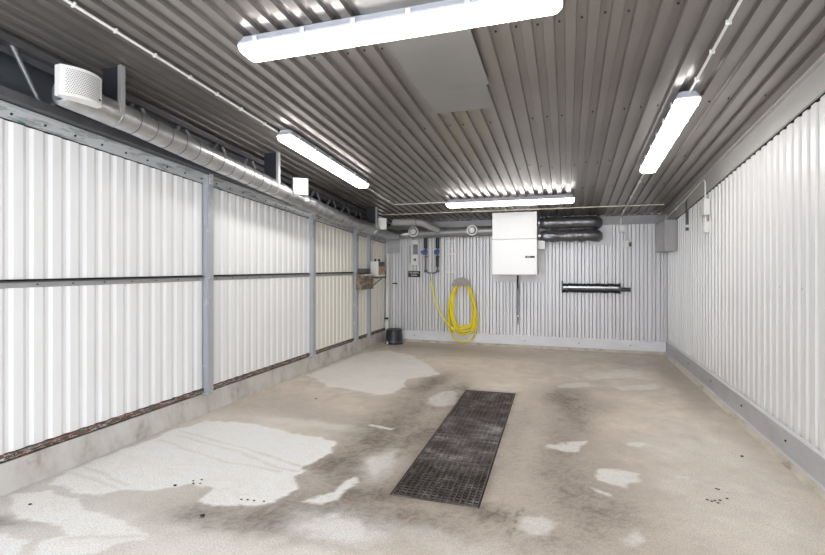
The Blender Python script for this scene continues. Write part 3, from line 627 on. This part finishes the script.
# perforated air grilles on the left duct
def grille(cx, cy, cz, ang, wd, label, bulge=.045, holes=True, rear=None):
    """ang: direction of the face width in plan; the face bulges to its right-hand side"""
    g = thing('air_grille', (cx, cy, cz - .1), label, 'air grille', 'white air grilles on the left duct')
    D = Vector((math.cos(ang), math.sin(ang), 0)); N = Vector((math.sin(ang), -math.cos(ang), 0)); C_ = Vector((cx, cy, cz)); h = .092
    def F(u, off=0): return C_ + D * (u * wd / 2) + N * (bulge * (1 - u * u) + off)
    n = 12; mb = MB(); vs = []
    for i in range(n + 1):
        u = -1 + 2 * i / n; a = F(u); b = C_ + D * (u * wd / 2) - N * .05
        for z in (-h, h): vs.append((a.x, a.y, cz + z))
        for z in (-h, h): vs.append((b.x, b.y, cz + z))
    fs = []
    for i in range(n):
        q = i * 4; fs += [(q, q + 4, q + 5, q + 1), (q + 2, q + 3, q + 7, q + 6), (q, q + 2, q + 6, q + 4), (q + 1, q + 5, q + 7, q + 3)]
    fs += [(0, 1, 3, 2), (n * 4, n * 4 + 2, n * 4 + 3, n * 4 + 1)]
    mb.add(vs, fs).build('casing', 'white_plastic', g)
    if holes:
        mb = MB(); nu, nz = 19, 14
        for i in range(nu):
            for j in range(nz):
                u = -.80 + 1.6 * (i + .5 * (j % 2)) / nu; p = F(u, .0006); d = D * .0034; z = cz - h * .76 + 2 * h * .76 * j / (nz - 1)
                a = F(u, -.003); mb.hexa([tuple(Vector((a.x, a.y, z - .0026)) - d), tuple(Vector((a.x, a.y, z - .0026)) + d), tuple(Vector((p.x, p.y, z - .0026)) + d), tuple(Vector((p.x, p.y, z - .0026)) - d),
                                          tuple(Vector((a.x, a.y, z + .0026)) - d), tuple(Vector((a.x, a.y, z + .0026)) + d), tuple(Vector((p.x, p.y, z + .0026)) + d), tuple(Vector((p.x, p.y, z + .0026)) - d)])
        o = mb.build('perforation', 'steel_mid', g); o['kind'] = 'stuff'
        p = F(.85, .002); q = F(.72, .002); MB().tube([(q.x, q.y, cz - .055), (p.x, p.y, cz - .055)], .005, 8).build('catch', 'black', g)
    if rear:
        mb = MB(); mb.tube(rear[0], rear[1], 26).build('duct_spigot', 'galv' if holes else 'pipe_grey', g)
grille(-2.865, 2.133, 2.522, R(86), .252, 'white perforated curved air grille at the near end of the round duct', .05, True, ([(-2.98, 2.075, 2.49), (-2.98, 2.09, 2.49), (-2.98, 2.15, 2.487)], [.06, .086, .0905]))
grille(-2.84, 4.62, 2.305, R(38), .165, 'small plain white air box on the left duct, middle one', .012, False, ([(-2.95, 4.70, 2.25), (-2.88, 4.66, 2.29)], .06))
grille(-2.885, 7.17, 2.110, R(35), .155, 'small plain white air box on the left duct near the back corner', .012, False, ([(-2.99, 7.28, 2.05), (-2.91, 7.24, 2.10)], .06))

# ------------------------------------------------------------------ white wall cabinet
t = thing('heat_recovery_cabinet', (-.815, 8.05, 1.27), 'large white enamelled ventilation cabinet on the back wall with small dark badge', 'cabinet')
MB().box((-1.172, 7.76, 1.275), (-.457, 8.355, 1.852), 0, .006).build('lower_door', 'white_enamel', t)
MB().hexa([(-1.168, 7.765, 1.857), (-.461, 7.765, 1.857), (-.461, 8.355, 1.857), (-1.168, 8.355, 1.857), (-1.168, 7.765, zc(7.765) - .008), (-.461, 7.765, zc(7.765) - .008), (-.461, 8.355, zc(8.355) - .008), (-1.168, 8.355, zc(8.355) - .008)]).build('upper_casing', 'white_enamel', t)
b = MB().box((-.638, 7.7565, 1.546), (-.492, 7.7605, 1.578), 0, .001).build('badge', 'black', t)
mb = MB()
for k, x in enumerate((-.612, -.590, -.572)): mb.box((x, 7.7555, 1.553), (x + (.012, .010, .012)[k], 7.7566, 1.571))
mb.build('badge_mark', 'flash_light', b)
MB().box((-1.15, 7.78, 1.266), (-.48, 8.34, 1.276)).build('bottom_edge', 'flash_grey', t)
tag(MB().box((-1.235, 8.357, 1.135), (-.36, 8.3775, 1.93), 0, .002).build('backing_plate', 'flash_light'), 'flat pale plate on the back wall behind the white cabinet', 'plate')
tag(MB().box((.365, 8.357, 1.765), (.68, 8.3775, 2.09), 0, .002).build('backing_plate', 'flash_light'), 'flat pale plate on the back wall where the dark foil hoses enter', 'plate')
tag(MB().box((-3.25, 8.357, 1.665), (-3.0, 8.3775, 1.92), 0, .002).build('backing_plate', 'kick_grey'), 'small grey-blue plate high in the back left corner', 'plate')
t = thing('connection_box', (-.40, 8.25, 1.7), 'small white box fixed beside the right edge of the white cabinet', 'box')
MB().box((-.452, 8.06, 1.70), (-.348, 8.356, 1.835), 0, .004).build('body', 'white_plastic', t)
MB().box((-.455, 8.052, 1.697), (-.345, 8.06, 1.838), 0, .002).build('lid', 'white_enamel', t)
t = thing('drain_pipe', (-.81, 8.34, .39), 'thin dark pipe dropping from the white cabinet down the back wall', 'pipe')
MB().tube([(-.80, 8.20, 1.262), (-.80, 8.20, 1.22)] + arc((-.80, 8.20, 1.2), (-.805, 8.2, 1.15), (-.81, 8.27, 1.12)) + arc((-.81, 8.3, 1.10), (-.81, 8.345, 1.08), (-.81, 8.345, 1.03)), .014, 12).build('hose', 'black', t)
MB().box((-.825, 8.335, .55), (-.797, 8.372, 1.04), 0, .002).build('channel', 'steel_mid', t)
MB().box((-.832, 8.33, .535), (-.79, 8.372, .56), 0, .002).build('clip', 'white_plastic', t)
MB().tube([(-.81, 8.352, .54), (-.81, 8.352, .40)], [.014, .008], 12).build('outlet', 'steel_mid', t)

# ------------------------------------------------------------------ left part of the back wall
t = thing('rotary_switch', (-2.69, 8.36, 1.43), 'small pale rotary switch box on back wall above black sign, grey channel on top', 'switch')
MB().box((-2.752, 8.315, 1.435), (-2.630, 8.376, 1.635), 0, .006).build('housing', 'white_plastic', t)
k_ = MB().lathe((-2.69, 8.315, 1.535), [(.026, 0), (.024, -.012), (.018, -.018)], 'y', 18).build('knob', 'steel_dark', t)
MB().box((-2.693, 8.290, 1.515), (-2.687, 8.298, 1.555)).build('pointer', 'white_plastic', k_)
MB().box((-2.735, 8.355, 1.635), (-2.648, 8.376, 1.82)).build('channel', 'steel_mid', t)
MB().box((-2.74, 8.325, 1.82), (-2.632, 8.376, 1.90), 0, .004).build('junction_box', 'white_plastic', t)
MB().tube([(-2.80, 8.365, 1.80), (-2.80, 8.365, 1.47)], .006, 8).build('cable', 'steel_mid', t)
t = thing('wall_sign', (-2.716, 8.37, 1.21), 'small black rectangular sign with two white text lines under the switch', 'sign')
MB().box((-2.834, 8.366, 1.212), (-2.600, 8.377, 1.325), 0, .002).build('board', 'black', t)
def text(s, x, z, size, y, m, parent):
    c = bpy.data.curves.new('lettering', 'FONT'); c.body = s; c.size = size; c.align_x = 'CENTER'; c.extrude = .0006
    o = bpy.data.objects.new('tmp', c); COL.objects.link(o); dg = bpy.context.evaluated_depsgraph_get()
    me = bpy.data.meshes.new_from_object(o.evaluated_get(dg)); bpy.data.objects.remove(o)
    me.transform(Matrix.Rotation(R(90), 4, 'X')); org = parent.location
    me.transform(Matrix.Translation((x - org.x, y - org.y, z - org.z))); me.materials.clear(); me.materials.append(M[m])
    q = bpy.data.objects.new('lettering', me); COL.objects.link(q); q.parent = parent; return q
# the two lines are too small in the photo to read: rows of letter-sized strokes of the same widths
mb = MB(); x = -2.806
for wd in (.022, .016, .022, .018, .016, .008, .020, .022, .018):
    mb.box((x, 8.3645, 1.278), (x + .005, 8.3662, 1.306)); mb.box((x + .005, 8.3645, 1.299 if wd > .018 else 1.278), (x + wd - .004, 8.3662, 1.306 if wd > .018 else 1.285)); x += wd + .002
x = -2.776
for wd in (.02, .016, .02, .018, .016, .018):
    mb.box((x, 8.3645, 1.237), (x + .005, 8.3662, 1.259)); mb.box((x + .005, 8.3645, 1.244), (x + wd - .004, 8.3662, 1.251)); x += wd + .002
mb.build('lettering', 'white_enamel', t)
t = thing('water_mixer', (-2.36, 8.3, 1.06), 'pair of dark water pipes with blue valves joining into the yellow hose outlet', 'valve')
for x in (-2.475, -2.247):
    MB().tube([(x, 8.30, 1.94), (x, 8.30, 1.74)], .034, 14).build('insulated_pipe', 'black', t)
    MB().tube([(x, 8.30, 1.74), (x, 8.30, 1.32)], .015, 12).build('pipe', 'steel_dark', t)
    v = MB().lathe((x, 8.30, 1.64), [(.022, 0), (.034, .01), (.034, .07), (.022, .085)], 'z', 16).build('valve_body', 'brass', t)
    MB().lathe((x - .01, 8.27, 1.67), [(.03, 0), (.046, -.008), (.046, -.028), (.03, -.034)], 'y', 14).build('valve_handle', 'blue', v)
    MB().box((x - .075 if x < -2.4 else x - .02, 8.235, 1.645), (x - .01 if x < -2.4 else x + .05, 8.262, 1.695), 0, .006).build('lever', 'blue', v)
    MB().lathe((x, 8.30, 1.30), [(.02, 0), (.028, .006), (.028, .04), (.02, .05)], 'z', 14).build('elbow', 'steel_dark', t)
    MB().box((x - .03, 8.31, 1.585), (x + .03, 8.378, 1.60)).build('pipe_clamp', 'steel_mid', t)
MB().tube([(-2.247, 8.285, 1.60), (-2.247, 8.285, 1.40)], [.030, .026], 12).build('filter', 'black', t)
MB().tube([(-2.475, 8.30, 1.325)] + arc((-2.44, 8.30, 1.30), (-2.40, 8.30, 1.285), (-2.361, 8.30, 1.285)) + arc((-2.361, 8.30, 1.285), (-2.32, 8.30, 1.285), (-2.28, 8.30, 1.30)) + [(-2.247, 8.30, 1.325)], .014, 12).build('manifold', 'steel_mid', t)
MB().lathe((-2.361, 8.285, 1.12), [(.012, 0), (.022, .01), (.022, .06), (.016, .08), (.016, .165)], 'z', 14).build('hose_coupling', 'galv', t)
# pale ladder-shaped bracket
mb = MB()
for x in (-2.125, -1.945): mb.box((x, 8.362, 1.28), (x + .02, 8.377, 1.88))
for z in (1.29, 1.625, 1.86): mb.box((-2.125, 8.360, z), (-1.925, 8.377, z + .028))
tag(mb.build('wall_bracket', 'white_plastic'), 'pale ladder-shaped flat bracket on the back wall above left of the hose', 'bracket')

# hose and holder
t = thing('hose_holder', (-1.79, 8.30, 1.05), 'grey half-round hose holder on the back wall carrying the yellow hose', 'hose holder')
mb = MB(); n = 14; poly = [(-1.79 + .172 * math.cos(math.pi * i / n), 1.062 + .15 * math.sin(math.pi * i / n)) for i in range(n + 1)]
mb.prism(poly, lambda p: (p[0], 8.215, p[1]), lambda p: (p[0], 8.225, p[1])).build('front_plate', 'holder', t)
poly = [(-1.79 + .10 * math.cos(math.pi * i / n), 1.062 + .085 * math.sin(math.pi * i / n)) for i in range(n + 1)]
MB().prism(poly, lambda p: (p[0], 8.225, p[1]), lambda p: (p[0], 8.376, p[1])).build('saddle', 'holder', t)
pts = [(-2.361, 8.285, 1.13), (-2.352, 8.285, 1.03), (-2.325, 8.28, .90), (-2.286, 8.27, .78), (-2.235, 8.26, .65), (-2.17, 8.24, .50), (-2.09, 8.22, .39), (-1.98, 8.19, .305), (-1.86, 8.17, .27)]
ntail = len(pts)
turns = [(.255, .25), (.270, .205), (.28, .055), (.262, .19), (.215, .285), (.185, .325), (.235, .235), (.20, .30)]
NS = 40
for k, (wd, zb) in enumerate(turns):
    nx_ = turns[(k + 1) % len(turns)] if k < len(turns) - 1 else turns[k]
    for i in range(NS):
        f = i / NS; a = math.pi + 2 * math.pi * f; wv = wd + (nx_[0] - wd) * f; zz = zb + (nx_[1] - zb) * f
        if k == 0 and i == 0: pass
        top = 1.10 + .022 * math.sin(k * 2.1); zc_ = (top + zz) / 2; hz = (top - zz) / 2
        c = math.cos(a); z = zc_ + hz * c; narrow = 1 - .30 * max(0, (c + .7) / 1.7) ** 1.3
        x = -1.785 + .03 * (1 - c) / 2 - math.sin(a) * wv * narrow * 1.0 + .012 * math.sin(k * 1.7)
        sn = math.sin(a); x = -1.785 + .02 * (1 - c) / 2 - math.copysign(abs(sn) ** .62, sn) * wv * narrow
        y = 8.185 + .016 * ((k * 3) % 8) + .01 * math.sin(a * 2 + k)
        y = min(y, 8.33) if z > .25 else min(y, 8.30)
        if z > .95: y = 8.245 + .014 * ((k * 3) % 8)
        pts.append((x, y, z))
# smooth the path
V = [Vector(p) for p in pts]
for _ in range(3): V = [V[0]] + [(V[i - 1] + V[i] * 2 + V[i + 1]) / 4 for i in range(1, len(V) - 1)] + [V[-1]]
mb = MB(); mb.tube(V[ntail - 1:], .0135, 10, 0); mb.tube(V[:ntail], .0155, 10, 1)
tag(mb.build('water_hose', ['yellow', 'hose_tail']), 'long yellow water hose coiled in loops hanging on the back wall', 'hose')

# tool holder
t = thing('brush_holder', (.37, 8.33, .95), 'black horizontal bristled tool holder on the back wall right of the drain pipe', 'tool holder')
MB().box((-.08, 8.31, 1.055), (.80, 8.376, 1.075)).build('mounting_rail', 'galv', t)
for z0, z1 in ((1.082, 1.122), (.975, 1.02)):
    mb = MB(); rs = random.Random(3); n = 46
    for k in range(n): x = -.075 + .895 * k / n; h = rs.uniform(-.008, .006); mb.box((x, 8.27 + rs.uniform(-.01, .01), z0 + h), (x + .895 / n + .001, 8.376, z1 + h))
    mb.build('bristle_bar', 'black_bristle', t)
MB().box((-.07, 8.285, 1.022), (.81, 8.376, 1.040)).build('lower_rail', 'steel_dark', t)
MB().box((-.085, 8.28, .965), (-.065, 8.376, 1.165)).build('end_bracket', 'steel_dark', t)
MB().box((.80, 8.28, .965), (.825, 8.376, 1.135)).build('end_bracket', 'steel_dark', t)
MB().box((.835, 8.29, 1.0), (.975, 8.376, 1.065), 0, .004).build('end_block', 'black', t)
# small boxes on the right of the back wall
t = thing('switch_box', (.855, 8.36, 1.97), 'small white junction box high on back wall under the right lamp conduit', 'switch')
MB().box((.80, 8.318, 1.975), (.905, 8.366, 2.088), 0, .006).build('housing', 'white_plastic', t)
MB().box((.825, 8.314, 2.0), (.88, 8.319, 2.06), 0, .002).build('rocker', 'white_enamel', t)
t = thing('wall_outlet', (.915, 8.36, 1.72), 'small white outlet with dark plug just below the junction box on back wall', 'outlet')
MB().box((.872, 8.322, 1.72), (.95, 8.376, 1.832), 0, .006).build('housing', 'white_plastic', t)
MB().box((.955, 8.33, 1.735), (.995, 8.376, 1.80), 0, .004).build('plug', 'steel_dark', t)
MB().tube([(.905, 8.36, 1.83), (.905, 8.36, 1.975)], .008, 8).build('riser', 'white_plastic', t)
# distribution box in the right corner
t = thing('distribution_box', (1.42, 7.95, 1.63), 'grey steel distribution box high in the back right corner with a small door', 'electrical box')
MB().box((1.345, 7.62, 1.633), (XR + .012, 8.36, 2.085), 0, .006).build('casing', 'pipe_grey', t)
MB().box((1.40, 7.612, 1.72), (1.485, 7.621, 1.985), 0, .003).build('door', 'flash_grey', t)
MB().box((1.338, 7.7, 1.65), (1.346, 8.3, 2.07), 0, .002).build('side_door', 'kick_grey', t)
MB().tube([(1.42, 7.9, 2.085), (1.42, 7.9, 2.18), (1.42, 8.2, 2.21)], .010, 10).build('cable_gland', 'white_plastic', t)
# right wall fittings
t = thing('junction_box', (XR, 6.08, 1.78), 'white junction box high on right ribbed wall with a sensor below it', 'electrical box')
MB().box((XR - .045, 6.00, 1.985), (XR + .016, 6.17, 2.165), 0, .006).build('housing', 'white_plastic', t)
MB().tube([(XR - .01, 6.08, 1.985), (XR - .01, 6.08, 1.90)], .009, 10).build('stem', 'white_plastic', t)
MB().box((XR - .035, 6.04, 1.79), (XR + .016, 6.13, 1.915), 0, .006).build('sensor', 'white_plastic', t)
t = thing('dark_conduit', (XR, 7.01, 1.87), 'short dark vertical conduit at the far end of the right wall top', 'conduit')
MB().box((XR - .012, 6.985, 1.88), (XR + .016, 7.03, 2.275)).build('channel', 'steel_dark', t)
MB().box((XR - .018, 6.98, 1.92), (XR + .016, 7.035, 1.955)).build('clip', 'white_plastic', t)

# ------------------------------------------------------------------ back left corner
t = thing('rusty_box', (-3.19, 7.1, 1.03), 'rusty brown metal box on the left wall near the back corner', 'box')
MB().box((-3.24, 6.93, 1.035), (-3.10, 7.33, 1.285), 0, .004).build('casing', 'rusty', t)
MB().box((XL + .002, 7.06, 1.10), (-3.24, 7.28, 1.25)).build('mounting_plate', 'steel_mid', t)
MB().box((-3.23, 6.97, 1.30), (-3.11, 7.20, 1.375), 0, .006).build('motor_block', 'steel_dark', t)
MB().box((-3.22, 7.0, 1.284), (-3.12, 7.18, 1.301)).build('spacer', 'black', t)
MB().box((-3.10, 6.96, 1.262), (-3.085, 7.32, 1.282)).build('front_lip', 'flash_light', t)
t = thing('pump_canister', (-3.16, 7.54, 1.22), 'pale canister with tan label and black caps on a bracket by back left corner', 'canister')
MB().box((-3.22, 7.46, 1.235), (-3.075, 7.78, 1.50), 0, .012).build('canister_body', 'white_plastic', t)
MB().box((-3.076, 7.49, 1.26), (-3.070, 7.75, 1.40)).build('label_sheet', 'label_tan', t)
MB().box((-3.076, 7.49, 1.405), (-3.068, 7.75, 1.492)).build('display', 'steel_dark', t)
for y in (7.52, 7.70): MB().lathe((-3.15, y, 1.498), [(.02, 0), (.02, .02), (.013, .03), (.013, .045)], 'z', 14).build('cap', 'black', t)
MB().box((-3.232, 7.45, 1.205), (-3.06, 7.80, 1.232)).build('shelf_bracket', 'steel_dark', t)
MB().tube([(XL + .015, 7.68, 1.05), (-3.09, 7.68, 1.205)], .009, 8).build('strut', 'steel_dark', t)
t = thing('downpipe', (-3.235, 8.30, .22), 'white vertical pipe in the back left corner with a pale socket end', 'pipe')
MB().tube([(-3.235, 8.315, .40), (-3.235, 8.315, 1.64)], .028, 16).build('pipe', 'white_plastic', t)
MB().lathe((-3.243, 8.30, .235), [(.032, 0), (.044, .01), (.044, .12), (.030, .15), (.030, .175)], 'z', 18).build('socket', 'white_plastic', t)
MB().lathe((-3.243, 8.30, .41), [(.036, 0), (.036, .035)], 'z', 18).build('collar', 'black', t)
t = thing('cable_channel', (-3.09, 8.36, .30), 'flat pale vertical channel on the back wall beside the corner pipe', 'channel')
MB().box((-3.135, 8.345, .22), (-3.095, 8.377, 1.64), 0, .003).build('channel_body', 'white_plastic', t)
MB().box((-3.14, 8.335, 1.08), (-3.05, 8.377, 1.10)).build('clip', 'black', t)
t = thing('bucket', (-2.93, 7.98, 0), 'dark bucket standing upside down on the floor in the back left corner', 'bucket')
cx_, cy__ = -3.005, 8.06
MB().lathe((cx_, cy__, 0.002), [(.168, 0), (.170, .018), (.160, .020), (.157, .03), (.145, .25), (.136, .265), (.11, .265), (.106, .258), (.01, .258)], 'z', 40).build('body', 'bucket', t)
hb = [(cx_ + .166 * math.cos(a), cy__ - .166 * math.sin(a) , .03 + .03 * math.sin(a)) for a in [math.pi * i / 16 for i in range(17)]]
MB().tube(hb, .004, 8).build('handle', 'steel_mid', t)
mb = MB(); mb.prism([(-3.10, .012), (-3.05, .012), (-3.06, .04), (-3.08, .07), (-3.095, .04)], lambda p: (p[0], 7.905 + (p[0] + 3.1) * -.35, p[1]), lambda p: (p[0], 7.925 + (p[0] + 3.1) * -.35, p[1]))
mb.build('label_tab', 'white_plastic', t)

# ------------------------------------------------------------------ litter on the floor
specks = [(-2.381,2.38,.012,'dark crumb on the white floor patch near the left curb'), (-1.942,2.137,.016,'largest dark crumb on the grey floor at the front left'), (1.227,4.055,.012,'lone dark crumb on the floor near the right wall'), (-2.529,4.416,.012,'lone dark crumb on the bare floor between pale patches'), (-3.0,1.924,.011,'dark crumb at the front left corner of the view')]
def crumb(x, y, r_, label, grp=None):
    mb = MB(); rs = random.Random(int(x * 1000)); bm = bmesh.new(); bmesh.ops.create_icosphere(bm, subdivisions=2, radius=r_ * .75)
    for v in bm.verts: v.co *= rs.uniform(.75, 1.2); v.co.z = v.co.z * .5 + r_ * .42
    for v in bm.verts: v.co.x *= 1.3; v.co += Vector((x, y, 0))
    bm.verts.index_update(); mb.add([v.co[:] for v in bm.verts], [[v.index for v in f.verts] for f in bm.faces], 0, True); bm.free()
    tag(mb.build('dirt_crumb', 'dirt'), label, 'crumb', grp)
for x, y, r_, lab in specks: crumb(x, y, r_, lab)
for x, y in ((.893,3.413),(.905,3.405),(.799,3.235),(.841,3.237),(.87,3.25),(.917,3.287),(.85,3.21),(.82,3.22)): crumb(x, y, .008, 'tiny dark crumb in the scattered cluster on the right floor', 'crumbs scattered on the right floor')
for x, y in ((-2.32,2.47),(-2.28,2.50),(-2.25,2.455),(-2.29,2.44),(-1.86,2.363),(-1.82,2.37),(-1.78,2.375),(-1.715,2.384)): crumb(x, y, .008, 'tiny dark crumb scattered along the edge of the white patch', 'crumbs by the white floor patch')
mb = MB(); vs = []; n = 10
for i in range(n + 1):
    f = i / n; wd = .028 * math.sin(math.pi * min(1, f + .03)) + .002
    for s in (-1, 0, 1):
        for h in (0, .003): vs.append((-3.15 + .12 * f + .01 * s, 4.60 - .10 * f + wd * s, .004 + .012 * abs(s) * math.sin(math.pi * f) + .012 * math.sin(math.pi * f) + h))
fs = []
for i in range(n):
    q = i * 6
    for s in (0, 2): fs += [(q + s, q + s + 2, q + s + 8, q + s + 6), (q + s + 1, q + s + 7, q + s + 9, q + s + 3)]
    fs += [(q, q + 6, q + 7, q + 1), (q + 4, q + 5, q + 11, q + 10)]
mb.add(vs, fs, 0, True); tag(mb.build('dry_leaf', 'leaf'), 'curled pale dry leaf on the floor close to the left curb', 'leaf')
